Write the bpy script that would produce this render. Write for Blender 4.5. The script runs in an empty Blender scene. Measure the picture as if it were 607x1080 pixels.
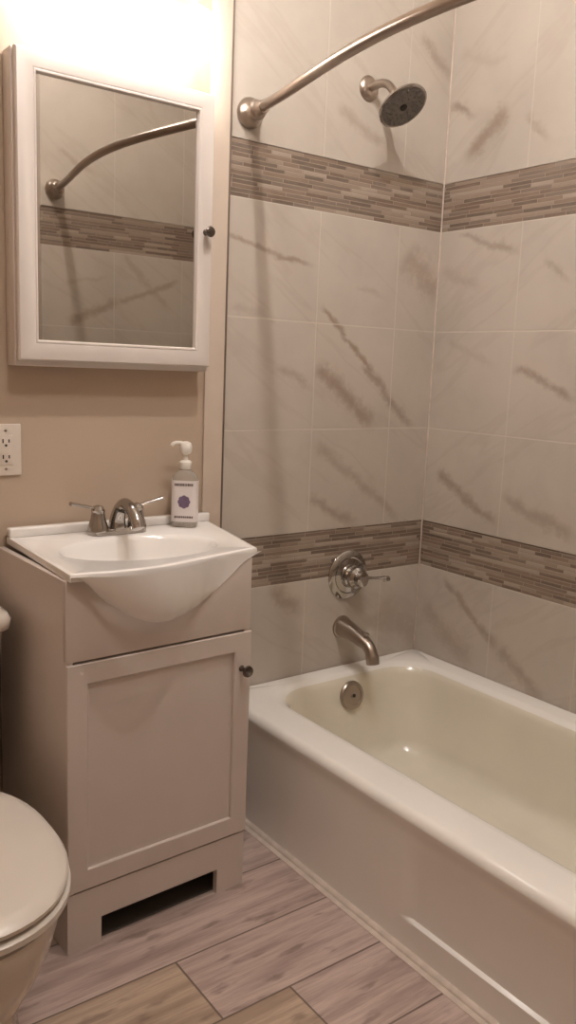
import bpy, bmesh, math, random
from mathutils import Vector, Matrix
S = bpy.context.scene
COL = S.collection
U = 0.0254            # everything below is written in inches
PI = math.pi
random.seed(7)

# ------------------------------------------------------------------ camera
F_PX = 889.277
CAM = Vector((-78.760, -76.654, 49.142))
YAW, PITCH, ROLL = 0.638744, -0.169053, 0.038817
fw = Vector((math.sin(YAW)*math.cos(PITCH), math.cos(YAW)*math.cos(PITCH), math.sin(PITCH)))
r0 = Vector((math.cos(YAW), -math.sin(YAW), 0)); u0 = r0.cross(fw)
rt = r0*math.cos(ROLL) + u0*math.sin(ROLL); up = -r0*math.sin(ROLL) + u0*math.cos(ROLL)
cd = bpy.data.cameras.new('camera'); cam = bpy.data.objects.new('camera', cd); COL.objects.link(cam)
M = Matrix((rt, up, -fw)).transposed().to_4x4(); M.translation = CAM*U
cam.matrix_world = M
cd.sensor_fit = 'VERTICAL'; cd.sensor_height = 24.0; cd.lens = F_PX*24.0/1080.0
cd.clip_start = 0.02; cd.clip_end = 50
S.camera = cam

# ------------------------------------------------------------------ world, exposure, light levels
w = bpy.data.worlds.new('world'); S.world = w; w.use_nodes = True
w.node_tree.nodes['Background'].inputs[0].default_value = (1, .90, .80, 1)
w.node_tree.nodes['Background'].inputs[1].default_value = 0.05
S.view_settings.view_transform = 'Standard'
try: S.view_settings.look = 'None'
except Exception: pass
S.view_settings.gamma = 1.0
S.view_settings.use_curve_mapping = False
S.view_settings.exposure = 0.0
WARM = (1.0, .935, .89)
CEIL_POS = (-38.4, -34.0, 104.5); CEIL_R = 0.8; CEIL_E = 2350.0     # bare globe on the ceiling
FILL_POS = (-54.0, -54.0, 104.5); FILL_E = 63.0                        # unseen frosted dome added mid-ceiling as even fill
VAN_E = 15.0                                                      # shades of the bar above the mirror

# ------------------------------------------------------------------ node helpers
def new_mat(name):
    m = bpy.data.materials.new(name); m.use_nodes = True
    nt = m.node_tree; b = nt.nodes['Principled BSDF']
    return m, nt, b
class N:
    """tiny node-maths helper"""
    def __init__(s, nt): s.nt = nt
    def _in(s, sock, v):
        if hasattr(v, 'links') or isinstance(v, bpy.types.NodeSocket): s.nt.links.new(v, sock)
        else: sock.default_value = v
    def m(s, op, a, b=0.0, c=0.0):
        n = s.nt.nodes.new('ShaderNodeMath'); n.operation = op
        for i, v in enumerate((a, b, c)): s._in(n.inputs[i], v)
        return n.outputs[0]
    def ramp(s, v, a, b, c=0.0, d=1.0, smooth=True):
        n = s.nt.nodes.new('ShaderNodeMapRange')
        if smooth: n.interpolation_type = 'SMOOTHSTEP'
        n.clamp = True
        for i, q in enumerate((v, a, b, c, d)): s._in(n.inputs[i], q)
        return n.outputs[0]
    def mix(s, f, a, b):
        n = s.nt.nodes.new('ShaderNodeMix'); n.data_type = 'RGBA'
        s._in(n.inputs[0], f)
        for k, q in ((6, a), (7, b)):
            if isinstance(q, tuple): n.inputs[k].default_value = (*q[:3], 1)
            else: s.nt.links.new(q, n.inputs[k])
        return n.outputs[2]
    def vec(s, x, y, z=0.0):
        n = s.nt.nodes.new('ShaderNodeCombineXYZ')
        for i, v in enumerate((x, y, z)): s._in(n.inputs[i], v)
        return n.outputs[0]
    def coord(s):
        tc = s.nt.nodes.new('ShaderNodeTexCoord'); sp = s.nt.nodes.new('ShaderNodeSeparateXYZ')
        s.nt.links.new(tc.outputs['Object'], sp.inputs[0])
        return [s.m('MULTIPLY', sp.outputs[i], 1/U) for i in range(3)]
    def noise(s, v, scale=1.0, detail=3.0, rough=.5, col=False):
        n = s.nt.nodes.new('ShaderNodeTexNoise'); s.nt.links.new(v, n.inputs['Vector'])
        n.inputs['Scale'].default_value = scale; n.inputs['Detail'].default_value = detail
        n.inputs['Roughness'].default_value = rough
        return n.outputs[0]
    def white(s, v):
        n = s.nt.nodes.new('ShaderNodeTexWhiteNoise'); n.noise_dimensions = '3D'
        s.nt.links.new(v, n.inputs['Vector']); return n.outputs['Value']
    def bump(s, h, strength, dist, bsdf):
        n = s.nt.nodes.new('ShaderNodeBump'); n.inputs['Strength'].default_value = strength
        n.inputs['Distance'].default_value = dist
        s.nt.links.new(h, n.inputs['Height']); s.nt.links.new(n.outputs[0], bsdf.inputs['Normal'])

def plain(name, col, rough=.5, metal=0.0, var=.04, scale=9.0, coat=0.0, trans=0.0, ior=1.45, bump=0.0):
    """one colour with slight procedural unevenness"""
    m, nt, b = new_mat(name); n = N(nt)
    tc = nt.nodes.new('ShaderNodeTexCoord')
    f = n.noise(tc.outputs['Object'], scale, 3.0)
    dark = tuple(c*(1-var) for c in col); lite = tuple(min(1, c*(1+var)) for c in col)
    nt.links.new(n.mix(n.ramp(f, .3, .7), dark, lite), b.inputs['Base Color'])
    b.inputs['Roughness'].default_value = rough; b.inputs['Metallic'].default_value = metal
    b.inputs['Coat Weight'].default_value = coat; b.inputs['Coat Roughness'].default_value = .1
    b.inputs['Transmission Weight'].default_value = trans; b.inputs['IOR'].default_value = ior
    if bump:
        n.bump(n.noise(tc.outputs['Object'], 120.0, 2.0), bump, .001, b)
    return m
def emit(name, col, e):
    m, nt, b = new_mat(name)
    b.inputs['Base Color'].default_value = (.9, .9, .9, 1)
    b.inputs['Emission Color'].default_value = (*col, 1); b.inputs['Emission Strength'].default_value = e
    return m

TILE = (.53, .472, .41); VEIN = (.28, .20, .145)
ROWS = (24.40, 30.31, 42.31, 54.31, 66.31, 71.98, 95.98)
def tile_mat(name, ax, joints, veins, seed):
    """glazed marble-look wall tile, 12 inch grid with pale joints; ax = horizontal axis of the wall"""
    m, nt, b = new_mat(name); n = N(nt)
    c = n.coord(); u, v = c[ax], c[2]
    P = n.vec(u, v, seed)
    soft = n.noise(P, .09, 4.0, .6)
    col = n.mix(n.ramp(soft, .35, .75), TILE, tuple(q*.88 for q in TILE))
    wob = n.m('SUBTRACT', n.noise(P, .22, 4.0, .6), .5)
    rag = n.noise(P, .9, 5.0, .7)
    acc = None
    for (x0, z0, x1, z1, wd, st) in veins:
        L = math.hypot(x1-x0, z1-z0); dx, dz = (x1-x0)/L, (z1-z0)/L
        du = n.m('SUBTRACT', u, x0); dv = n.m('SUBTRACT', v, z0)
        s_ = n.m('ADD', n.m('MULTIPLY', du, dx), n.m('MULTIPLY', dv, dz))
        d_ = n.m('ADD', n.m('MULTIPLY', du, -dz), n.m('MULTIPLY', dv, dx))
        d_ = n.m('ABSOLUTE', n.m('ADD', d_, n.m('MULTIPLY', wob, 2.4)))
        k = n.ramp(d_, 0.0, n.m('MULTIPLY', rag, wd*2.4), st*.9, 0.0)
        e = n.m('MULTIPLY', n.ramp(s_, -.8, .8), n.ramp(s_, L-2.0, L+1.0, 1.0, 0.0))
        k = n.m('MULTIPLY', k, e)
        acc = k if acc is None else n.m('MAXIMUM', acc, k)
    # faint secondary veining everywhere
    diag = n.vec(n.m('ADD', n.m('MULTIPLY', u, .55), n.m('MULTIPLY', v, .75)), n.m('MULTIPLY', n.m('SUBTRACT', u, v), .10), seed*3.1)
    f2 = n.m('ABSOLUTE', n.m('SUBTRACT', n.noise(diag, .16, 4.0, .55), .5))
    faint = n.ramp(f2, 0.0, .03, .12, 0.0)
    acc = faint if acc is None else n.m('MAXIMUM', acc, faint)
    acc = n.m('MULTIPLY', acc, n.ramp(rag, .2, .6, .55, 1.0))
    col = n.mix(acc, col, VEIN)
    g = None
    for z in ROWS:
        q = n.m('ABSOLUTE', n.m('SUBTRACT', v, z)); g = q if g is None else n.m('MINIMUM', g, q)
    for x in joints:
        g = n.m('MINIMUM', g, n.m('ABSOLUTE', n.m('SUBTRACT', u, x)))
    gm = n.ramp(g, .05, .13, 1.0, 0.0)
    col = n.mix(n.m('MULTIPLY', gm, .55), col, (.62, .56, .49))
    nt.links.new(col, b.inputs['Base Color'])
    b.inputs['Roughness'].default_value = .34
    b.inputs['Specular IOR Level'].default_value = .4
    n.bump(n.ramp(g, .02, .14), .25, .002, b)
    return m
def mosaic_mat(name, ax, seed):
    """thin stacked strips of stone and glass in browns and greys"""
    m, nt, b = new_mat(name); n = N(nt)
    c = n.coord(); u, v = c[ax], c[2]
    RH = .437
    r = n.m('DIVIDE', n.m('SUBTRACT', v, 24.40 if seed % 2 else 66.31), RH); ri = n.m('FLOOR', r); rf = n.m('FRACT', r)
    h1 = n.white(n.vec(ri, seed, 1.0)); h2 = n.white(n.vec(ri, seed, 2.0))
    wd = n.m('ADD', 2.0, n.m('MULTIPLY', h1, 4.5))
    q = n.m('DIVIDE', n.m('ADD', u, n.m('MULTIPLY', h2, 9.0)), wd); qi = n.m('FLOOR', q); qf = n.m('FRACT', q)
    h = n.white(n.vec(ri, qi, seed*1.7))
    cr = nt.nodes.new('ShaderNodeValToRGB'); cr.color_ramp.interpolation = 'CONSTANT'
    pal = ((0, (0.173, 0.122, 0.091)), (.2, (0.304, 0.240, 0.187)), (.38, (0.231, 0.169, 0.127)), (.55, (0.147, 0.109, 0.084)), (.7, (0.378, 0.311, 0.253)), (.85, (0.200, 0.155, 0.123)))
    els = cr.color_ramp.elements
    els[0].position = 0; els[0].color = (*pal[0][1], 1); els[1].position = pal[1][0]; els[1].color = (*pal[1][1], 1)
    for p, k in pal[2:]:
        e = els.new(p); e.color = (*k, 1)
    nt.links.new(h, cr.inputs[0])
    st = n.noise(n.vec(n.m('MULTIPLY', u, .35), n.m('MULTIPLY', v, 3.0), seed), 1.0, 4.0, .7)
    col = n.mix(n.ramp(st, .4, .75, 0, .4), cr.outputs[0], (.34, .265, .205))
    gv = n.m('MULTIPLY', n.m('MINIMUM', rf, n.m('SUBTRACT', 1.0, rf)), RH)
    gu = n.m('MULTIPLY', n.m('MINIMUM', qf, n.m('SUBTRACT', 1.0, qf)), wd)
    g = n.m('MINIMUM', gv, gu)
    gm = n.ramp(g, .02, .06, 1.0, 0.0)
    col = n.mix(gm, col, (.33, .26, .205))
    nt.links.new(col, b.inputs['Base Color'])
    b.inputs['Roughness'].default_value = .38
    n.bump(n.ramp(g, .0, .07), .5, .002, b)
    return m
def floor_mat():
    """wood-look plank tiles running left to right, dark thin joints"""
    m, nt, b = new_mat('wood_look_plank_tile'); n = N(nt)
    c = n.coord(); x, y = c[0], c[1]
    W, L = 7.47, 36.0
    r = n.m('DIVIDE', n.m('ADD', y, 36.4), W); ri = n.m('FLOOR', r); rf = n.m('FRACT', r)
    # joint positions: row 0 (-36.4..-28.9) at x=-41.3, row 1 at -47.6, others hashed
    hs = n.m('MULTIPLY', n.white(n.vec(ri, 3.0, 5.0)), L)
    def eq(k): return n.m('COMPARE', ri, float(k), .1)
    off = n.m('ADD', n.m('MULTIPLY', eq(0), -41.3), n.m('MULTIPLY', eq(1), -47.6))
    off = n.m('ADD', off, n.m('MULTIPLY', eq(2), -66.0))
    oth = n.m('SUBTRACT', 1.0, n.m('ADD', n.m('ADD', eq(0), eq(1)), eq(2)))
    off = n.m('ADD', off, n.m('MULTIPLY', oth, n.m('SUBTRACT', hs, 60.0)))
    q = n.m('DIVIDE', n.m('SUBTRACT', x, off), L); qi = n.m('FLOOR', q); qf = n.m('FRACT', q)
    odd = n.m('ABSOLUTE', n.m('MODULO', qi, 2.0))
    h = n.white(n.vec(ri, qi, 4.0))
    grain = n.noise(n.vec(n.m('MULTIPLY', x, .06), n.m('ADD', n.m('MULTIPLY', y, .8), n.m('MULTIPLY', h, 40)), h), 1.0, 6.0, .65)
    fine = n.noise(n.vec(n.m('MULTIPLY', x, .35), n.m('MULTIPLY', y, 6.0), h), 1.0, 4.0, .6)
    mauve = n.mix(n.ramp(grain, .30, .66), (.33, .24, .21), (.57, .445, .395))
    tan = n.mix(n.ramp(grain, .36, .64), (.36, .262, .19), (.53, .40, .30))
    col = n.mix(odd, mauve, tan)
    col = n.mix(n.ramp(fine, .45, .75, 0, .35), col, (.22, .16, .13))
    knot = n.noise(n.vec(n.m('MULTIPLY', x, .22), n.m('MULTIPLY', y, .75), 9.0), 1.0, 3.0, .5)
    col = n.mix(n.ramp(knot, .56, .70, 0, .6), col, (.16, .11, .09))
    gv = n.m('MULTIPLY', n.m('MINIMUM', rf, n.m('SUBTRACT', 1.0, rf)), W)
    gu = n.m('MULTIPLY', n.m('MINIMUM', qf, n.m('SUBTRACT', 1.0, qf)), L)
    g = n.m('MINIMUM', gv, gu)
    col = n.mix(n.ramp(g, .05, .12, .85, 0.0), col, (.12, .085, .065))
    nt.links.new(col, b.inputs['Base Color'])
    b.inputs['Roughness'].default_value = .48
    n.bump(n.ramp(g, .02, .12), .4, .002, b)
    return m

# ------------------------------------------------------------------ mesh helpers
def box(bm, x0, x1, y0, y1, z0, z1, bev=0.0, seg=2):
    t = bmesh.new(); bmesh.ops.create_cube(t, size=1)
    for v in t.verts:
        v.co = Vector(((x0+x1)/2+v.co.x*(x1-x0), (y0+y1)/2+v.co.y*(y1-y0), (z0+z1)/2+v.co.z*(z1-z0)))
    if bev: bmesh.ops.bevel(t, geom=list(t.edges), offset=bev, segments=seg, profile=.5, affect='EDGES')
    merge(bm, t)
def merge(bm, t):
    me = bpy.data.meshes.new('tmp'); t.to_mesh(me); t.free(); bm.from_mesh(me); bpy.data.meshes.remove(me)
def loft(bm, rings, cap0=False, cap1=False, closed=True):
    vs = [[bm.verts.new(p) for p in r] for r in rings]
    n = len(vs[0])
    for a, b in zip(vs[:-1], vs[1:]):
        for i in range(n if closed else n-1):
            j = (i+1) % n
            try: bm.faces.new((a[i], a[j], b[j], b[i]))
            except ValueError: pass
    if cap0: bm.faces.new(vs[0][::-1])
    if cap1: bm.faces.new(vs[-1])
    return vs
def frame_of(d):
    d = Vector(d).normalized()
    a = Vector((0, 0, 1)) if abs(d.z) < .9 else Vector((1, 0, 0))
    x = d.cross(a).normalized(); y = d.cross(x).normalized()
    return x, y, d
def lathe(bm, prof, o, d, seg=32, cap0=True, cap1=True):
    x, y, d = frame_of(d); o = Vector(o)
    rings = [[o + d*h + x*(r*math.cos(2*PI*i/seg)) + y*(r*math.sin(2*PI*i/seg)) for i in range(seg)] for r, h in prof]
    loft(bm, rings, cap0, cap1)
def catmull(pts, k=8):
    P = [Vector(p) for p in pts]; P = [P[0]*2-P[1]] + P + [P[-1]*2-P[-2]]; out = []
    for i in range(1, len(P)-2):
        a, b, c, d = P[i-1:i+3]
        for j in range(k):
            t = j/k
            out.append(.5*((2*b)+(c-a)*t+(2*a-5*b+4*c-d)*t*t+(3*b-a-3*c+d)*t**3))
    out.append(P[-2]); return out
def tube(bm, pts, rad, seg=16, flat=1.0, upv=None):
    """sweep; rad = number or list; flat scales the section along the second axis"""
    P = [Vector(p) for p in pts]; n = len(P); rings = []; x = None
    for i in range(n):
        d = (P[min(i+1, n-1)]-P[max(i-1, 0)]).normalized()
        if x is None:
            x = d.cross(Vector(upv) if upv else (Vector((0, 0, 1)) if abs(d.z) < .9 else Vector((1, 0, 0)))).normalized()
        else: x = (x - d*x.dot(d)).normalized()
        y = d.cross(x)
        r = rad[i] if isinstance(rad, (list, tuple)) else rad
        f = flat[i] if isinstance(flat, (list, tuple)) else flat
        rings.append([P[i] + x*(r*math.cos(2*PI*k/seg)) + y*(r*f*math.sin(2*PI*k/seg)) for k in range(seg)])
    loft(bm, rings, True, True)
def rrect(x0, x1, y0, y1, r, z, nc=8, nx=1, ny=1):
    """rounded rectangle ring, counter-clockwise, nx/ny segments on the straight sides"""
    out = []
    cs = ((x1-r, y0+r, -PI/2), (x1-r, y1-r, 0), (x0+r, y1-r, PI/2), (x0+r, y0+r, PI))
    for q, (cx, cy, a0) in enumerate(cs):
        arc = [(cx+r*math.cos(a0+PI/2*i/nc), cy+r*math.sin(a0+PI/2*i/nc)) for i in range(nc+1)]
        out += arc
        nx_ = cs[(q+1) % 4]; s = (nx_[0]+r*math.cos(nx_[2]), nx_[1]+r*math.sin(nx_[2])); e = arc[-1]
        k = ny if q in (0, 2) else nx
        out += [(e[0]+(s[0]-e[0])*i/k, e[1]+(s[1]-e[1])*i/k) for i in range(1, k)]
    return [Vector((x, y, z)) for x, y in out]
def quad(bm, a, b, c, d): bm.faces.new([bm.verts.new(p) for p in (a, b, c, d)])

def obj(name, bm, mat, parent=None, base=(0, 0, 0), angle=35, flip=False):
    """link a bmesh written in inches as one mesh object; its coordinates are taken relative to base"""
    bmesh.ops.remove_doubles(bm, verts=bm.verts, dist=1e-5)
    bmesh.ops.recalc_face_normals(bm, faces=bm.faces)
    if flip: bmesh.ops.reverse_faces(bm, faces=bm.faces)
    for e in bm.edges:
        if len(e.link_faces) == 2 and e.calc_face_angle(0) > math.radians(angle): e.smooth = False
    for f in bm.faces: f.smooth = True
    bl = Vector(base)
    for v in bm.verts: v.co = (v.co - bl)*U
    me = bpy.data.meshes.new(name); bm.to_mesh(me); bm.free()
    for m in (mat if isinstance(mat, (list, tuple)) else [mat]): me.materials.append(m)
    o = bpy.data.objects.new(name, me); COL.objects.link(o)
    if parent: o.parent = parent
    else: o.location = bl*U
    return o
def thing(name, label, cat, base=(0, 0, 0), rz=0.0, group=None):
    o = bpy.data.objects.new(name, None); COL.objects.link(o); o.empty_display_size = .05
    o.location = Vector(base)*U; o.rotation_euler = (0, 0, rz)
    o['label'] = label; o['category'] = cat
    if group: o['group'] = group
    return o
def struct(name, bm, mat, **k):
    o = obj(name, bm, mat, **k); o['kind'] = 'structure'; return o

# ------------------------------------------------------------------ materials
M_paint = plain('beige_wall_paint', (.48, .375, .285), .75, var=.02, scale=3, bump=.05)
M_cream = plain('cream_wall_paint', (.62, .54, .45), .8, var=.02, scale=3)
M_white = plain('white_ceiling_paint', (.78, .74, .68), .8, var=.02)
M_trim = plain('cream_trim_paint', (.60, .50, .41), .55, var=.03)
M_caulk = plain('pale_caulk', (.62, .53, .46), .6, var=.08, scale=30)
M_steel = plain('brushed_nickel', (.42, .36, .31), .28, 1.0, var=.06)
M_edge = plain('dull_metal_edge', (.24, .19, .155), .4, .7, var=.06)
M_chrome = plain('chrome', (.46, .435, .41), .1, 1.0, var=.03)
M_dark = plain('dark_rubber', (.03, .028, .026), .6)
M_nozzle = plain('grey_nozzle_plate', (.20, .185, .17), .4, .3, var=.1, scale=60)
M_cab = plain('white_cabinet_lacquer', (.60, .525, .475), .28, var=.015, coat=.15)
M_med = plain('white_cabinet_paint', (.68, .62, .575), .38, var=.015)
M_kick_shade = plain('painted_kick_shade', (.10, .085, .075), .9)  # dark colour stands for the unlit inside of the kick slot
M_sink = plain('white_cultured_marble', (.86, .83, .80), .16, var=.012, coat=.3)
M_tub = plain('white_enamel', (.86, .83, .785), .17, var=.02, scale=4, coat=.25)
M_tubin = plain('yellower_enamel', (.76, .71, .60), .17, var=.03, scale=4, coat=.25)
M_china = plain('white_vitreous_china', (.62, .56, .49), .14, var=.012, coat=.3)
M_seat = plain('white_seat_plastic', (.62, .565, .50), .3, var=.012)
M_plate = plain('white_plastic_plate', (.66, .585, .51), .4, var=.02)
M_knob = plain('dark_nickel_knob', (.16, .135, .12), .22, 1.0, var=.05)
M_slot = plain('dark_slot', (.05, .035, .03), .6)
M_pump = plain('white_pump_plastic', (.80, .76, .70), .3, var=.01)
M_soap = plain('clear_soap_plastic', (.80, .76, .70), .12, trans=.75, var=.01, ior=1.36)
M_label = plain('white_paper_label', (.74, .68, .66), .5, var=.02)
M_ink = plain('purple_label_ink', (.20, .14, .22), .5, var=.1, scale=80)
M_ink2 = plain('dark_label_ink', (.13, .085, .085), .5, var=.1, scale=80)
mm, nt_, b_ = new_mat('mirror_glass')
b_.inputs['Base Color'].default_value = (.575, .55, .52, 1); b_.inputs['Metallic'].default_value = 1; b_.inputs['Roughness'].default_value = .015
M_mirror = mm
M_bulb = emit('lit_globe', WARM, CEIL_E)
M_fill_dome = emit('added_fill_dome', WARM, FILL_E)  # glow of the added fill dome
M_shade = emit('lit_glass_shade', WARM, VAN_E)

VB = [(-30.8, 62.5, -19.9, 60.1, .45, .8), (-17.9, 55.9, -9.2, 48.5, .5, .95), (-18.4, 49.4, -9.3, 42.5, 1.5, .8), (-11.5, 49.6, -2.8, 42.6, .8, .8), (-23.9, 49.2, -19.2, 46.6, .6, .5), (-17.9, 40.5, -4.3, 30.8, .8, .5), (-18.8, 34.0, -11.3, 30.9, .9, .7), (-5.7, 63.1, .5, 58.4, 2.4, .6), (-5.2, 87.3, .2, 83.9, 1.0, .6), (-16.9, 77.3, -9.4, 74.4, .9, .5), (-24.0, 23.5, -19.1, 20.9, 1.3, .6), (-6.7, 19.4, .6, 14.2, 2.5, .4), (-12.9, 58.6, -8.8, 58.0, .5, .3), (-30.3, 55.2, -25.2, 54.8, .7, .3), (-15.7, 82.9, -8.3, 79.5, .6, .2)]
VR = [(-.5, 81.0, -4.0, 78.7, .6, .7), (-9.0, 78.7, -3.3, 74.1, 1.4, .8), (-12.0, 77.6, -15.3, 74.6, .6, .5), (-3.5, 66.0, -12.3, 62.8, .6, .65), (-.8, 61.7, -6.9, 59.5, 1.2, .4), (-16.2, 62.0, -19.5, 59.4, .6, .5), (-2.5, 53.1, -9.8, 50.4, .7, .25), (-13.2, 50.1, -21.4, 47.0, .7, .75), (-2.3, 36.7, -12.2, 31.8, .9, .8), (-13.0, 35.1, -23.0, 31.9, 1.1, .6), (-4.6, 23.2, -14.1, 16.8, .8, .7), (-14.1, 16.8, -20.9, 12.7, 1.2, .6), (-1.4, 18.8, -10.1, 13.5, 2.0, .5), (-1.4, 86.1, -8.5, 84.0, .7, .25)]
VE = [(-26.3, 54.9, -18.0, 58.8, 1.0, .7), (-18.0, 58.8, -7.0, 62.4, .7, .6), (-28, 80.2, -22, 77.5, .6, .4), (-17, 66, -9, 58, .7, .4), (-27, 61, -20, 62, .5, .3)]
T_back = tile_mat('marble_tile_back', 0, (-18.85, -6.86), VB, 1.3)
T_right = tile_mat('marble_tile_right', 1, tuple(-12.45-12*i for i in range(4)), VR, 5.1)
T_end = tile_mat('marble_tile_end', 0, (-18.85, -6.5), VE, 8.7)

# ------------------------------------------------------------------ room shell
RX0, RY0, RZ = -97.0, -98.0, 108.0          # room extents (right wall at x=0, back wall at y=0)
YE = -58.6                                 # far end of the tub alcove
XT = -30.85                                # left edge of the tiled wall
bm = bmesh.new(); box(bm, RX0, 0, RY0, 0, -1, 0); struct('floor', bm, floor_mat())
bm = bmesh.new(); box(bm, RX0, 0, RY0, 0, RZ, RZ+1); struct('ceiling', bm, M_white)
bm = bmesh.new(); box(bm, RX0-4, XT, 0, 4, 0, RZ); struct('wall_back', bm, M_paint)
bm = bmesh.new(); box(bm, RX0-4, RX0, RY0-4, 0, 0, RZ); struct('wall_left', bm, M_paint)
bm = bmesh.new(); box(bm, RX0, 4, RY0-4, RY0, 0, RZ); struct('wall_front', bm, M_paint)
def tiled(name, mat, f):
    """wall whose mosaic bands sit a little below the tile face: three slabs"""
    bm = bmesh.new()
    for z0, z1 in ((0, ROWS[0]), (ROWS[1], ROWS[4]), (ROWS[5], RZ)): f(bm, 0.0, z0, z1)
    f(bm, .5, ROWS[0], ROWS[1]); f(bm, .5, ROWS[4], ROWS[5])
    return struct(name, bm, mat)
tiled('wall_shower_back', T_back, lambda bm, d, a, b: box(bm, XT, 0, d, 4, a, b))
tiled('wall_right', T_right, lambda bm, d, a, b: box(bm, d, 4, RY0, 4, a, b))
tiled('wall_shower_end', T_end, lambda bm, d, a, b: box(bm, XT, 0, RY0, YE-d, a, b))
M_mos = {}
k = 1
for nm, ax in (('back', 0), ('right', 1), ('end', 0)):
    for lo, (za, zb) in ((1, (ROWS[0], ROWS[1])), (0, (ROWS[4], ROWS[5]))):
        m = mosaic_mat('mosaic_strips_%s_%d' % (nm, lo), ax, (3 if lo else 4) + 10*ax + (20 if nm == 'end' else 0))
        bm = bmesh.new()
        if nm == 'back': box(bm, XT, -.0, .09, .49, za+.02, zb-.02)
        if nm == 'right': box(bm, .09, .49, YE, .0, za+.02, zb-.02)
        if nm == 'end': box(bm, XT, .0, YE-.49, YE-.09, za+.02, zb-.02)
        struct('trim_%d' % k, bm, m); k += 1
bm = bmesh.new(); box(bm, -33.4, -31.12, -.32, 0, 0, RZ, .08); struct('trim_7', bm, M_trim)      # painted board beside the tile
bm = bmesh.new(); box(bm, -31.1, XT+.02, -.22, 0, 0, RZ, .05); struct('trim_8', bm, M_edge)       # metal edge of the tile
bm = bmesh.new(); box(bm, -.16, 0, -.16, 0, 12.7, RZ, .05); struct('trim_9', bm, M_caulk)         # caulked corner
# quarter round between tub and floor
bm = bmesh.new()
pr = [(-30.48, 0), (-31.5, 0), (-31.5, .06), (-31.1, .09)] + [(-30.48-.5*math.cos(a), .09+.34*math.sin(a)) for a in [PI/2*i/6 for i in range(0, 7)]]
loft(bm, [[Vector((x, y, z)) for x, z in pr] for y in (-.1, YE+.1)], True, True); struct('trim_10', bm, M_caulk)
bm = bmesh.new(); box(bm, RX0+.1, -55.5, -.55, 0, 0, 3.6, .1); struct('baseboard_back', bm, M_trim)
bm = bmesh.new(); box(bm, RX0, RX0+.55, RY0, -.6, 0, 3.6, .1); struct('baseboard_left', bm, M_trim)

# ------------------------------------------------------------------ bathtub
def make_tub():
    t = thing('bathtub', 'white enamel bathtub with a recessed apron set between tiled walls', 'bathtub', (-15.3, -29.3, 0))
    B = (-15.3, -29.3, 0)
    NX, NY, NC = 24, 110, 10
    X0, X1, Y0, Y1 = -30.5, -.12, YE+.12, -.12
    def ring(i0, i1, j0, j1, r, z): return rrect(i0, i1, j0, j1, r, z, NC, NX, NY)
    rings = []
    def sm(v, a, b):
        q = max(0, min(1, (v-a)/(b-a))); return q*q*(3-2*q)
    for z in [0, .8, 1.6, 2.2, 2.7, 2.9, 3.0, 3.1, 3.2, 3.3, 3.4, 3.6, 4, 5, 6.5, 8, 9.5, 10.5, 11.2]:
        rr = ring(X0, X1, Y0, Y1, .25, z)
        for v in rr:
            if v.x < X0+.3:
                k_ = sm(v.y, -30.3, -31.5)*(1-sm(v.y, -56.2, -57.2))*sm(z, 2.9, 3.12)*(1-.85*sm(z, 8.0, 11.2))
                v.x += .36*k_
        rings.append(rr)
    H = 12.75; R = .9
    for i in range(0, 8):
        a = PI/2*i/7
        d = R*(1-math.cos(a)); z = H-R+R*math.sin(a)
        rr = ring(X0-.18+d, X1, Y0, Y1, .25+d*.6, z)
        rings.append(rr)
    IX0, IX1, IY0, IY1 = -25.5, -3.3, YE+4.5, -2.7
    rings.append(ring(-26.9, -2.3, YE+3.4, -1.8, 5.2, H+.02))
    rings.append(ring(-26.2, -2.7, YE+3.8, -2.1, 5.2, H-.08))
    rings.append(ring(IX0-.1, IX1+.05, IY0, IY1+.1, 5.0, H-.45))
    rings.append(ring(IX0+.35, IX1-.25, IY0+.5, IY1-.25, 4.9, H-1.2))
    for f in (.15, .3, .45, .6, .72, .82, .9):
        z = H-1.2 - f*9.6
        e = f**1.3
        rings.append(ring(IX0+.35+2.1*e, IX1-.25-1.9*e, IY0+.5+6.5*e, IY1-.25-2.2*e, 4.9-.2*f, z))
    rings.append(ring(IX0+3.2, IX1-2.9, IY0+8.0, IY1-3.3, 4.4, 2.0))
    rings.append(ring(IX0+4.6, IX1-4.3, IY0+10, IY1-4.9, 3.6, 1.55))
    rings.append(ring(-16.5, -12.5, -32, -28, .8, 1.4))
    bm = bmesh.new(); loft(bm, rings, False, True)
    for f in bm.faces:                                   # the basin below the rolled rim is a darker, yellower enamel
        c = f.calc_center_median()
        if c.z < H-.3 and IX0-.2 < c.x < IX1+.2 and IY0-.1 < c.y < IY1+.2: f.material_index = 1
    obj('tub_shell', bm, [M_tub, M_tubin], t, B, 50)
    # overflow plate on the sloped end
    bm = bmesh.new()
    o = (-13.55, -3.35, 10.1); d = (0, -1, .22)
    lathe(bm, [(1.75, -.35), (1.75, .12), (1.6, .3), (1.25, .36), (1.2, .25), (.35, .25), (.3, .4), (.05, .42)], o, d, 40)
    p = obj('overflow_plate', bm, M_steel, t, B); p['label'] = 'round metal overflow plate'
    bm = bmesh.new(); lathe(bm, [(.22, .4), (.22, .5), (.1, .52)], o, d, 16); obj('screw', bm, M_dark, p, B)
    bm = bmesh.new(); lathe(bm, [(1.4, 0), (1.4, .18), (1.1, .25), (.9, .12), (.02, .12)], (-14.4, -11.5, 1.5), (0, 0, 1), 32)
    q = obj('drain', bm, M_chrome, t, B); q['label'] = 'chrome tub drain'
    return t
make_tub()

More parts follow.
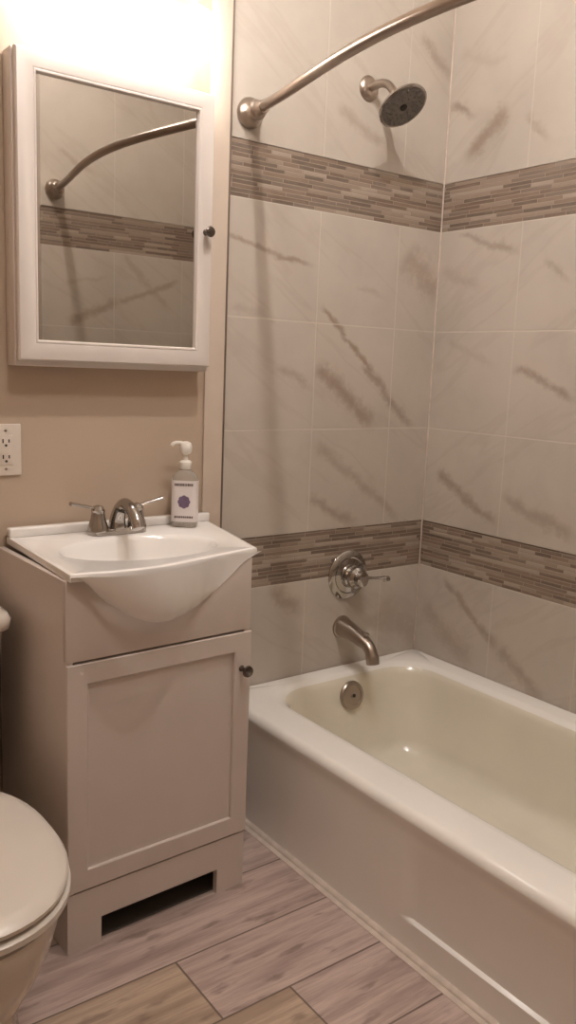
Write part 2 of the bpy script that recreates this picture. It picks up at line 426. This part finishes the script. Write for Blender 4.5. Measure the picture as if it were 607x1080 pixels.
# ------------------------------------------------------------------ tub and shower fittings
def make_spout():
    t = thing('tub_spout', 'metal tub spout with a turned-down tip below the shower handle', 'tub faucet', (-12.9, 0, 17.7)); B = (-12.9, 0, 17.7)
    bm = bmesh.new(); x = -12.9
    pts = catmull([(x, -.02, 17.8), (x, -1.5, 17.7), (x, -3.0, 17.4), (x, -4.4, 17.0), (x, -5.3, 16.55), (x, -5.85, 15.7), (x, -6.05, 14.8)], 5)
    n = len(pts); rad = [1.28-.52*min(1, i/(n*.62)) + (.06 if i > n*.8 else 0) for i in range(n)]
    tube(bm, pts, rad, 24, .95)
    obj('spout_body', bm, M_steel, t, B, 60)
    bm = bmesh.new(); lathe(bm, [(1.42, .0), (1.42, .22), (1.22, .34)], (x, 0, 17.8), (0, -1, 0), 32); obj('escutcheon', bm, M_steel, t, B)
    bm = bmesh.new(); lathe(bm, [(.17, 0), (.17, .5), (.33, .6), (.33, .85), (.15, .95)], (x, -4.5, 17.35), (0, -.2, 1), 16); obj('diverter_knob', bm, M_steel, t, B)
make_spout()
def make_valve():
    c = (-12.35, 0, 24.35); B = c
    t = thing('shower_valve', 'round chrome shower valve with one lever handle on the lower mosaic band', 'shower valve', c)
    x, z = c[0], c[2]
    bm = bmesh.new(); lathe(bm, [(3.05, .0), (3.05, .1), (2.85, .32), (2.3, .45), (2.15, .38), (1.5, .55), (1.4, .75), (.9, .8)], (x, 0, z), (0, -1, 0), 48)
    obj('escutcheon', bm, M_chrome, t, B)
    bm = bmesh.new(); lathe(bm, [(1.25, .6), (1.3, 1.0), (1.15, 1.25), (1.35, 1.5), (1.3, 1.95), (.95, 2.3), (1.05, 2.55), (.9, 2.95), (.45, 3.1)], (x, 0, z), (0, -1, 0), 32)
    obj('hub', bm, M_chrome, t, B)
    bm = bmesh.new()
    pts = catmull([(x+.3, -2.3, z-.05), (x+1.5, -2.45, z-.12), (x+2.7, -2.6, z-.25), (x+3.7, -2.75, z-.35), (x+4.25, -2.8, z-.38)], 5)
    n = len(pts); tube(bm, pts, [.5-.2*math.sin(PI*min(1, i/(n-1)*1.3)) if i/(n-1) < .77 else .42 for i in range(n)], 16, .8)
    h = obj('lever_handle', bm, M_chrome, t, B, 60); h['label'] = 'chrome lever pointing right'
make_valve()
def make_shower_head():
    t = thing('showerhead', 'round shower head on a curved arm above the upper mosaic band', 'shower head', (-12.95, 0, 80.2)); B = (-12.95, 0, 80.2)
    bm = bmesh.new(); lathe(bm, [(1.35, 0), (1.35, .12), (1.15, .38), (.7, .55)], (-12.95, 0, 80.2), (0, -1, 0), 32); obj('flange', bm, M_steel, t, B)
    hc = Vector((-12.95, -5.8, 77.1)); nrm = Vector((.05, -.60, -.80)).normalized()
    bk = hc - nrm*1.35
    bm = bmesh.new()
    tube(bm, catmull([(-12.95, -.1, 80.2), (-12.95, -1.8, 80.3), (-12.97, -3.2, 79.9), (-12.98, -4.3, 78.9), tuple(bk - nrm*.1)], 6), .45, 16); obj('shower_arm', bm, M_steel, t, B, 60)
    bm = bmesh.new()
    lathe(bm, [(.62, -1.7), (.75, -1.3), (.8, -1.0), (1.4, -.75), (2.45, -.4), (2.72, -.22), (2.75, 0), (2.62, .1), (2.5, .06)], hc, nrm, 48)
    h = obj('head_shell', bm, M_chrome, t, B)
    bm = bmesh.new(); lathe(bm, [(2.5, .03), (2.5, .08), (.75, .14), (.7, .1)], hc, nrm, 48)
    x, y, d = frame_of(nrm)
    for r, k in ((1.05, 9), (1.5, 14), (1.9, 18), (2.25, 24)):
        for i in range(k):
            a = 2*PI*i/k; lathe(bm, [(.085, .06), (.06, .24)], hc + x*(r*math.cos(a)) + y*(r*math.sin(a)), nrm, 6, False, True)
    p = obj('nozzle_plate', bm, M_nozzle, h, B); p['label'] = 'grey nozzle plate'
    bm = bmesh.new(); lathe(bm, [(.4, .05), (.4, .2), (.25, .24)], hc, nrm, 20); obj('spray_button', bm, M_dark, h, B)
make_shower_head()
def make_rod():
    zr = 74.5; x0 = -28.75
    t = thing('shower_curtain_rod', 'curved brushed metal shower curtain rod spanning the tub', 'shower rod', (x0, 0, zr)); B = (x0, 0, zr)
    L = -YE
    pts = [(x0 - 4.15*math.sin(PI*(i/48))**1.4, -1.2-(L-2.4)*i/48, zr+.1) for i in range(49)]
    bm = bmesh.new(); tube(bm, pts, .5, 20); obj('rod', bm, M_steel, t, B, 60)
    for yy, s in ((0, -1), (YE, 1)):
        bm = bmesh.new()
        lathe(bm, [(1.45, 0), (1.5, .2), (1.42, .55), (1.15, .95), (1.0, 1.15), (.95, 1.7), (.6, 2.0)], (x0, yy, zr), (-.0, s, 0), 32)
        lathe(bm, [(.62, -.9), (.72, -.6), (.72, .9), (.62, 1.3)], (x0-.03, yy+s*1.6, zr+.05), (-.04, s, 0), 24)
        obj('flange', bm, M_steel, t, B)
make_rod()

# ------------------------------------------------------------------ vanity
VB0 = Vector((-45.85, -15.55, 0)); VROT = math.radians(2.2)
def make_vanity():
    t = thing('vanity_cabinet', 'white single-door bathroom vanity cabinet with an open slot in its kick board', 'cabinet', tuple(VB0), VROT)
    W = 8.9; D = 14.55; H = 32.2
    bm = bmesh.new(); bev = .05
    for s in (-1, 1): box(bm, min(s*W, s*(W-.6)), max(s*W, s*(W-.6)), .02, D, 0, H, bev)   # side panels
    box(bm, -W+.6, W-.6, D-.3, D, 5.4, 27)                       # back
    box(bm, -W+.6, W-.6, .75, D-.3, 5.3, 5.8)                   # bottom
    box(bm, -W+.6, W-.6, .7, 1.3, 25.2, 26.8)                   # rails behind the fronts
    box(bm, -W+.6, W-.6, .7, 1.3, 5.3, 6.4)
    for s in (-1, 1): box(bm, min(s*(W-.6), s*(W-1.6)), max(s*(W-.6), s*(W-1.6)), .7, 1.3, 5.4, 26.8)
    obj('carcass', bm, M_cab, t)
    bm = bmesh.new()                                            # kick board with its slot
    k = [(-W, 0), (-W+3.05, 0), (-W+3.05, 2.5), (W-2.95, 2.5), (W-2.95, 0), (W, 0), (W, 5.42), (-W, 5.42)]
    pr = lambda y: [Vector((x, y, z)) for x, z in k]
    a, b = [bm.verts.new(p) for p in pr(-.04)], [bm.verts.new(p) for p in pr(.6)]
    n = len(k)
    for i in range(n): bm.faces.new((a[i], a[(i+1) % n], b[(i+1) % n], b[i]))
    for q in (a, b):
        for idx in ((0, 1, 2, 7), (2, 3, 6, 7), (3, 4, 5, 6)): bm.faces.new([q[i] for i in idx])
    obj('kick_board', bm, M_cab, t)
    bm = bmesh.new(); box(bm, -W+.62, W-.62, 3.0, 3.3, 0, 5.25); box(bm, -W+.62, W-.62, .65, 3.3, .02, .06)  # dark sheets added to paint the shade inside the slot
    d = obj('kick_shade_panel', bm, M_kick_shade, t); d['label'] = 'dark panel painted as the shade behind the slot'
    bm = bmesh.new(); box(bm, -W, W, -.04, .5, 25.55, H-.05, .05); obj('false_drawer_front', bm, M_cab, t)
    # door: frame, panel
    x0, x1, z0, z1 = -W+.03, W+.12, 5.56, 25.34
    bm = bmesh.new(); st = 1.75
    def fr(i, y): return [Vector((x0+i, y, z0+i)), Vector((x1-i, y, z0+i)), Vector((x1-i, y, z1-i)), Vector((x0+i, y, z1-i))]
    loft(bm, [fr(.0, .64), fr(0, -.06), fr(.06, -.12), fr(st-.05, -.12), fr(st+.04, -.04), fr(st+.06, .14), fr(st+.28, .18), fr(st+.3, .18)], True, True)
    dr = obj('door', bm, M_cab, t, (0, 0, 0), 25)
    bm = bmesh.new(); lathe(bm, [(.32, 0), (.24, .15), (.2, .45), (.42, .75), (.55, .95), (.5, 1.15), (.2, 1.25)], (x1-1.0, -.1, 21.9), (0, -1, 0), 24)
    kb = obj('knob', bm, M_knob, dr); kb['label'] = 'small dark chrome knob'
make_vanity()

ZS = 32.9
FRONT = [(-54.6, -16.45), (-53.3, -16.62), (-51.7, -16.95), (-49.4, -17.2), (-47.1, -17.15), (-44.9, -16.75), (-42.5, -16.15), (-40.2, -15.55), (-37.9, -14.95), (-35.95, -14.5)]
def make_sink():
    t = thing('vanity_sink', 'white bow-fronted sink top with a round belly resting on the vanity', 'sink', (-45, -8, 31.9)); B = (-45, -8, 31.9)
    front = [Vector((p.x, p.y)) for p in catmull([(x, y, 0) for x, y in FRONT], 4)]
    out = front + [Vector((-34.9, -9.8)), Vector((-33.9, -5)), Vector((-32.95, -.42)), Vector((-40, -.34)), Vector((-47, -.34)), Vector((-54.2, -.34)), Vector((-54.35, -6)), Vector((-54.5, -12))]
    c = Vector((-45.0, -9.3))
    def hit(a):
        d = Vector((math.cos(a), math.sin(a))); best = None
        for p, q in zip(out, out[1:]+out[:1]):
            e = q-p; den = d.x*e.y-d.y*e.x
            if abs(den) < 1e-9: continue
            s = ((p.x-c.x)*e.y-(p.y-c.y)*e.x)/den; r = ((p.x-c.x)*d.y-(p.y-c.y)*d.x)/den
            if s > 0 and -1e-6 <= r <= 1+1e-6 and (best is None or s < best): best = s
        return c+d*best
    ang = sorted(set([round(2*PI*i/120-PI, 5) for i in range(120)] + [round(math.atan2(p.y-c.y, p.x-c.x), 5) for p in out]))
    def ring_out(z, ins=0.0):
        r = []
        for a in ang:
            p = hit(a); d = (c-p).normalized(); p = p + d*ins; r.append(Vector((p.x, p.y, z)))
        return r
    def ell(rx, ry, z, dy=0.0):
        return [Vector((c.x+.0+rx*math.cos(math.atan2(math.sin(a)/ry, math.cos(a)/rx)), c.y+dy+ry*math.sin(math.atan2(math.sin(a)/ry, math.cos(a)/rx)), z)) for a in ang]
    rings = [ring_out(ZS-.66, .4), ring_out(ZS-.64, .03), ring_out(ZS-.25, 0), ring_out(ZS-.07, .05), ring_out(ZS, .2), ring_out(ZS-.0, .5), ring_out(ZS-.04, .7),
             ell(7.6, 5.1, ZS-.08), ell(7.35, 4.9, ZS-.2), ell(7.1, 4.7, ZS-.6), ell(6.7, 4.4, ZS-1.6), ell(6.0, 3.9, ZS-2.9), ell(4.8, 3.1, ZS-3.9), ell(3.1, 2.1, ZS-4.45), ell(1.2, 1.0, ZS-4.65)]
    bm = bmesh.new(); loft(bm, rings, False, True)
    # belly under the bow: from the front edge back to an arc on the cabinet front
    n = 48; cols = []
    ARC = catmull([(0, .02, 0), (.035, .06, 0), (.085, .75, 0), (.135, 1.75, 0), (.235, 3.15, 0), (.354, 4.15, 0), (.46, 4.4, 0), (.556, 4.15, 0), (.66, 3.65, 0), (.76, 2.8, 0), (.85, 1.7, 0), (.93, .6, 0), (1, .05, 0)], 10)
    def arc_at(q):
        for a, b in zip(ARC, ARC[1:]):
            if a.x <= q <= b.x+1e-9: return a.y + (b.y-a.y)*(q-a.x)/max(1e-9, b.x-a.x)
        return .05
    fl = Vector((-54.45, -15.97)); fr_ = Vector((-36.7, -15.29))
    P = catmull([(x, y, 0) for x, y in FRONT], 8)
    for i in range(n+1):
        s = i/n; p = P[min(len(P)-1, round(s*(len(P)-1)))]
        t_ = s
        b = fl.lerp(fr_, t_)
        zb = ZS-.42-arc_at(t_)
        q = []
        for j in range(9):
            f = j/8
            y = min(b.y, p.y+.3) - .01 + (min(0, p.y - b.y)+.03)*math.sqrt(max(0, 1-(f**1.7)))
            q.append(Vector((p.x*(1-f)+b.x*f if j else p.x, y, (ZS-.2)*(1-f)+zb*f)))
        cols.append(q)
    loft(bm, cols, closed=False)
    obj('sink_top', bm, M_sink, t, B, 40)
    bm = bmesh.new()                                       # low back lip
    box(bm, -54.2, -33.0, -1.25, -.32, ZS-.05, ZS+.85, .18, 3); obj('back_lip', bm, M_sink, t, B)
    bm = bmesh.new(); lathe(bm, [(1.0, 0), (1.0, .1), (.7, .14), (.6, .04), (.02, .04)], (c.x, c.y, ZS-4.66), (0, 0, 1), 24)
    d = obj('drain', bm, M_chrome, t, B); d['label'] = 'chrome drain ring'
make_sink()

def make_faucet():
    c = Vector((-44.35, -2.9, ZS-.05)); B = tuple(c)
    t = thing('sink_faucet', 'chrome two-handle faucet with an arched spout on the sink top', 'faucet', B)
    bm = bmesh.new()
    loft(bm, [rrect(c.x-2.95, c.x+2.95, c.y-1.0, c.y+1.0, .98, c.z+0, 8), rrect(c.x-2.95, c.x+2.95, c.y-1.0, c.y+1.0, .98, c.z+.35, 8), rrect(c.x-2.75, c.x+2.75, c.y-.82, c.y+.82, .8, c.z+.6, 8)], True, True)
    obj('base_plate', bm, M_chrome, t, B)
    bm = bmesh.new()
    pts = catmull([(c.x, c.y+.1, c.z+.4), (c.x, c.y-.05, c.z+1.5), (c.x, c.y-.7, c.z+2.55), (c.x, c.y-1.7, c.z+3.0), (c.x, c.y-2.9, c.z+2.75), (c.x, c.y-3.9, c.z+1.95), (c.x, c.y-4.35, c.z+1.15)], 6)
    n = len(pts); tube(bm, pts, [1.0-.35*min(1, i/(n*.35)) for i in range(n)], 20, .85); obj('spout', bm, M_chrome, t, B, 60)
    for s in (-1, 1):
        x = c.x+s*2.0
        bm = bmesh.new(); lathe(bm, [(.98, .4), (.95, .8), (.72, 1.5), (.62, 2.1), (.66, 2.35), (.45, 2.75), (.1, 2.85)], (x, c.y, c.z), (0, 0, 1), 24)
        hb = obj('handle_hub', bm, M_chrome, t, B)
        bm = bmesh.new()
        pts = catmull([(x, c.y, c.z+2.45), (x+s*.9, c.y-.02, c.z+2.72), (x+s*1.9, c.y-.05, c.z+2.95), (x+s*2.75, c.y-.1, c.z+3.15)], 5)
        n = len(pts); tube(bm, pts, [.22+.13*(i/n)**2 for i in range(n)], 14, .6)
        obj('lever_handle', bm, M_chrome, hb, B, 60)
make_faucet()

def make_soap():
    c = Vector((-36.85, -2.65, ZS+.004)); B = tuple(c); rz = math.radians(-36)
    t = thing('soap_dispenser', 'clear pump bottle of hand soap with a white label beside the faucet', 'soap bottle', B, rz)
    Z = (0, 0, 0)
    def rr(w, d, z, r): return rrect(-w, w, -d, d, r, z, 8)
    bm = bmesh.new()
    loft(bm, [rr(1.15, .75, 0, .55), rr(1.3, .88, .2, .6), rr(1.32, .9, .6, .62), rr(1.3, .88, 4.6, .62), rr(1.22, .82, 5.1, .62), rr(.85, .68, 5.55, .6), rr(.52, .52, 5.75, .5), rr(.5, .5, 6.1, .49)], True, True)
    bo = obj('bottle', bm, M_soap, t, Z, 50)
    bm = bmesh.new()
    # label wraps the front half, a hair outside the plastic
    lab = [[Vector((x, y, z)) for x, y in ((-1.345, .2), (-1.345, -.25), (-1.30, -.55), (-1.12, -.80), (-.72, -.925), (.72, -.925), (1.12, -.80), (1.30, -.55), (1.345, -.25), (1.345, .2))] for z in (.55, 4.75)]
    loft(bm, lab, closed=False)
    la = obj('label', bm, M_label, bo, Z, 60); la['label'] = 'white label with a purple emblem'
    # emblem: rosette of petals on the label face, and two dark bands of print
    bm = bmesh.new(); y = -.94
    for i in range(8):
        a = 2*PI*i/8; cx, cz = .38*math.cos(a), 2.6+.42*math.sin(a)
        bm.faces.new([bm.verts.new((cx+.26*math.cos(b), y, cz+.26*math.sin(b))) for b in [2*PI*k/12 for k in range(12)]])
    bm.faces.new([bm.verts.new((.3*math.cos(b), y-.004, 2.6+.3*math.sin(b))) for b in [2*PI*k/16 for k in range(16)]])
    e = obj('emblem', bm, M_ink, t, Z); e['label'] = 'purple round emblem'
    random.seed(3)
    for z, h in ((4.2, .26), (.95, .2)):
        x = -.95; bm = bmesh.new()
        while x < .9:
            wd = random.uniform(.1, .2); quad(bm, (x, y, z), (x+wd, y, z), (x+wd, y, z+h), (x, y, z+h)); x += wd+.05
        e = obj('print', bm, M_ink2, t, Z); e['label'] = 'dark band of print'
    bm = bmesh.new(); lathe(bm, [(.55, 5.85), (.62, 5.95), (.62, 6.55), (.45, 6.7), (.25, 6.75), (.22, 7.3), (.48, 7.4), (.6, 7.7), (.62, 8.1), (.5, 8.45), (.2, 8.6)], Z, (0, 0, 1), 24)
    pu = obj('pump', bm, M_pump, t, Z)
    bm = bmesh.new(); tube(bm, catmull([(0, 0, 8.3), (-.6, -.1, 8.45), (-1.15, -.2, 8.4), (-1.4, -.25, 8.15)], 5), .19, 12); obj('nozzle', bm, M_pump, pu, Z, 60)
make_soap()

# ------------------------------------------------------------------ medicine cabinet
def make_medicine():
    x0, x1, z0, z1, D = -53.75, -34.35, 48.45, 74.55, 2.15
    B = ((x0+x1)/2, 0, z0)
    t = thing('medicine_cabinet', 'white framed mirror cabinet hung on the wall above the sink', 'cabinet', B)
    bm = bmesh.new(); box(bm, x0, x1, -D, 0, z0, z1, .12); obj('cabinet_box', bm, M_med, t, B)
    a0, a1, b0, b1 = x0+.12, x1-.12, z0+.5, z1-.12; y0 = -D-.02; F = 1.8
    def fr(i, y): return [Vector((a0+i, y, b0+i)), Vector((a1-i, y, b0+i)), Vector((a1-i, y, b1-i)), Vector((a0+i, y, b1-i))]
    bm = bmesh.new()
    loft(bm, [fr(F+.3, y0-.1), fr(0.05, y0), fr(0, y0-.1), fr(0, y0-.6), fr(.12, y0-.78), fr(.4, y0-.86), fr(F-.42, y0-.86), fr(F-.3, y0-.80), fr(F-.22, y0-.86), fr(F-.1, y0-.84), fr(F, y0-.55), fr(F, y0-.3), fr(F+.3, y0-.3), fr(F+.3, y0-.1)])
    d = obj('door_frame', bm, M_med, t, B, 30)
    bm = bmesh.new(); box(bm, a0+F-.02, a1-F+.02, y0-.46, y0-.36, b0+F-.02, b1-F+.02)
    mi = obj('mirror', bm, M_mirror, d, B); mi['label'] = 'mirror reflecting the far tiled wall and the rod'
    bm = bmesh.new(); lathe(bm, [(.3, 0), (.22, .15), (.2, .5), (.45, .75), (.52, .95), (.4, 1.15), (.1, 1.22)], (a1-.85, y0-.85, 61.75), (0, -1, 0), 24)
    k = obj('knob', bm, M_knob, d, B); k['label'] = 'small dark chrome knob'
make_medicine()

# ------------------------------------------------------------------ outlet
def make_outlet():
    x0, x1, z0, z1 = -55.5, -52.65, 38.5, 43.2; B = ((x0+x1)/2, 0, (z0+z1)/2)
    t = thing('wall_outlet', 'white outlet plate with two sockets on the beige wall left of the sink', 'outlet', B)
    bm = bmesh.new(); box(bm, x0, x1, -.26, 0, z0, z1, .12, 3); obj('cover_plate', bm, M_plate, t, B)
    cx = B[0]
    bm = bmesh.new(); box(bm, cx-.66, cx+.66, -.34, -.2, B[2]-1.35, B[2]+1.35, .05); rc = obj('receptacle', bm, M_plate, t, B)
    for dz in (-.72, .72):
        z = B[2]+dz
        bm = bmesh.new()
        for dx, h in ((-.27, .36), (.27, .3)): box(bm, cx+dx-.06, cx+dx+.06, -.36, -.3, z-h/2+.1, z+h/2+.1)
        lathe(bm, [(.12, 0), (.12, .02)], (cx, -.34, z-.3), (0, -1, 0), 12)
        s = obj('socket', bm, M_slot, rc, B); s['label'] = 'dark slots of one socket'
    for dz in (-1.75, 1.75):
        bm = bmesh.new(); lathe(bm, [(.13, 0), (.13, .03), (.06, .05)], (cx, -.25, B[2]+dz), (0, -1, 0), 12); obj('screw', bm, M_steel, t, B)
make_outlet()

# ------------------------------------------------------------------ toilet
TX = -65.9
def make_toilet():
    B = (TX, -14, 0)
    t = thing('toilet', 'white toilet with a closed lid beside the vanity', 'toilet', B)
    def egg(w, yb, yf, z, n=56, sq=2.3):
        yc = yb-(yb-yf)*.5; out = []
        for i in range(n):
            a = 2*PI*i/n; ca, sa = math.cos(a), math.sin(a)
            x = w*math.copysign(abs(ca)**(2/sq), ca)
            y = yc + ((yb-yc) if sa > 0 else (yc-yf))*math.copysign(abs(sa)**(2/sq), sa)
            out.append(Vector((TX+x, y, z)))
        return out
    # bowl and foot in one piece of china
    bm = bmesh.new()
    loft(bm, [egg(5.9, -3.5, -26.6, 0), egg(5.9, -3.5, -26.6, .5), egg(5.7, -4, -26.3, 1.6), egg(5.75, -4.5, -26.6, 3.5), egg(6.15, -5, -27.8, 6.0), egg(6.75, -5.5, -29.6, 8.5), egg(7.15, -6, -31.1, 11.0), egg(7.35, -6.3, -31.9, 13.0), egg(7.45, -6.5, -32.3, 14.2), egg(7.35, -6.5, -32.2, 14.6), egg(6.9, -6.8, -31.6, 14.8)], True, True)
    box(bm, TX-4.6, TX+4.6, -10.5, -1.5, 9, 14.4, 1.2, 4)
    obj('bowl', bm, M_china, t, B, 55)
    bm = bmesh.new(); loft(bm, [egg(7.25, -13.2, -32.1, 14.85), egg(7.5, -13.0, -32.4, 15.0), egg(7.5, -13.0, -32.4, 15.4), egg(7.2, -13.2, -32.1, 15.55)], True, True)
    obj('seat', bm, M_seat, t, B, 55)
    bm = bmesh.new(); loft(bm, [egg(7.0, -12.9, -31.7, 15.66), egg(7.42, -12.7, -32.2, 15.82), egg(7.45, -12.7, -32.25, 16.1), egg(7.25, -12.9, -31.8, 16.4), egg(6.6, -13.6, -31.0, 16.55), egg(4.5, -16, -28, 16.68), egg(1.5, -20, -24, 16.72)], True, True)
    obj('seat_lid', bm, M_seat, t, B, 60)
    for s in (-1, 1):
        bm = bmesh.new(); lathe(bm, [(.55, -.9), (.6, -.6), (.6, .6), (.55, .9)], (TX+s*3, -12.6, 15.7), (1, 0, 0), 16)
        obj('hinge', bm, M_seat, t, B)
    bm = bmesh.new()
    loft(bm, [rrect(TX-8.6, TX+8.1, -7.6, -1.0, 1.4, 14.6, 6), rrect(TX-8.8, TX+8.35, -7.9, -.9, 1.5, 17, 6), rrect(TX-9.3, TX+9.0, -8.6, -.7, 1.5, 26.6, 6)], True, True)
    obj('tank', bm, M_china, t, B, 50)
    bm = bmesh.new()
    loft(bm, [rrect(TX-9.4, TX+9.1, -8.7, -.6, 1.5, 26.5, 6), rrect(TX-9.75, TX+9.5, -9.1, -.45, 1.6, 26.75, 6), rrect(TX-9.8, TX+9.55, -9.15, -.4, 1.6, 27.5, 6), rrect(TX-9.6, TX+9.35, -8.95, -.5, 1.6, 27.95, 6), rrect(TX-8.8, TX+8.6, -8.2, -1.0, 1.5, 28.2, 6), rrect(TX-3, TX+3, -6, -3, 1, 28.25, 6)], True, True)
    obj('tank_lid', bm, M_china, t, B, 60)
make_toilet()

# ------------------------------------------------------------------ lamps
def make_vanity_light():
    B = (-44.0, 0, 81.0)
    t = thing('vanity_light', 'bright glass-shaded vanity light bar on the wall above the mirror cabinet', 'light fixture', B)
    bm = bmesh.new(); box(bm, -54, -34.5, -1.2, 0, 85.2, 87.6, .2); obj('back_bar', bm, M_steel, t, B)
    for x in (-50.8, -43.9, -37.0):
        bm = bmesh.new(); tube(bm, catmull([(x, -1.0, 86.4), (x, -2.3, 86.5), (x, -3.0, 85.6), (x, -3.0, 81.3)], 5), .35, 12); obj('arm', bm, M_med, t, B, 60)
        bm = bmesh.new(); lathe(bm, [(.9, 0), (1.6, -.5), (2.1, -1.8), (2.3, -3.2), (2.2, -3.5), (.3, -3.5)], (x, -3.0, 81.4), (0, 0, 1), 28)
        s = obj('glass_shade', bm, M_shade, t, B); s['label'] = 'glowing white glass shade'
make_vanity_light()
def make_ceiling_light():
    x, y, z = CEIL_POS; B = (x, y, RZ)
    t = thing('ceiling_light', 'small bare globe light on the ceiling in front of the tub', 'ceiling light', B)
    bm = bmesh.new(); lathe(bm, [(2.4, 0), (2.4, -.4), (1.2, -1.0), (.8, -1.2), (.7, RZ*-1+z+CEIL_R*.8)], (x, y, RZ), (0, 0, 1), 24); obj('canopy', bm, M_white, t, B)
    bm = bmesh.new(); bmesh.ops.create_uvsphere(bm, u_segments=24, v_segments=14, radius=CEIL_R)
    for v in bm.verts: v.co += Vector((x, y, z))
    obj('bulb', bm, M_bulb, t, B, 60)
make_ceiling_light()
def make_fill_dome_light():  # dome lamp added out of view to even out the lighting
    x, y, z = FILL_POS; B = (x, y, RZ)
    t = thing('fill_dome_light', 'unseen frosted dome added mid-ceiling as fill light', 'ceiling light', B)
    bm = bmesh.new(); lathe(bm, [(5.6, 0), (5.6, -.5), (5.2, -.9), (.2, -.9)], (x, y, RZ), (0, 0, 1), 40); obj('canopy', bm, M_white, t, B)
    bm = bmesh.new(); lathe(bm, [(5.0, -.95), (4.9, -1.6), (4.3, -2.5), (3.0, -3.3), (1.4, -3.7), (.1, -3.8)], (x, y, RZ), (0, 0, 1), 40); obj('fill_dome_shade', bm, M_fill_dome, t, B, 60)
make_fill_dome_light()
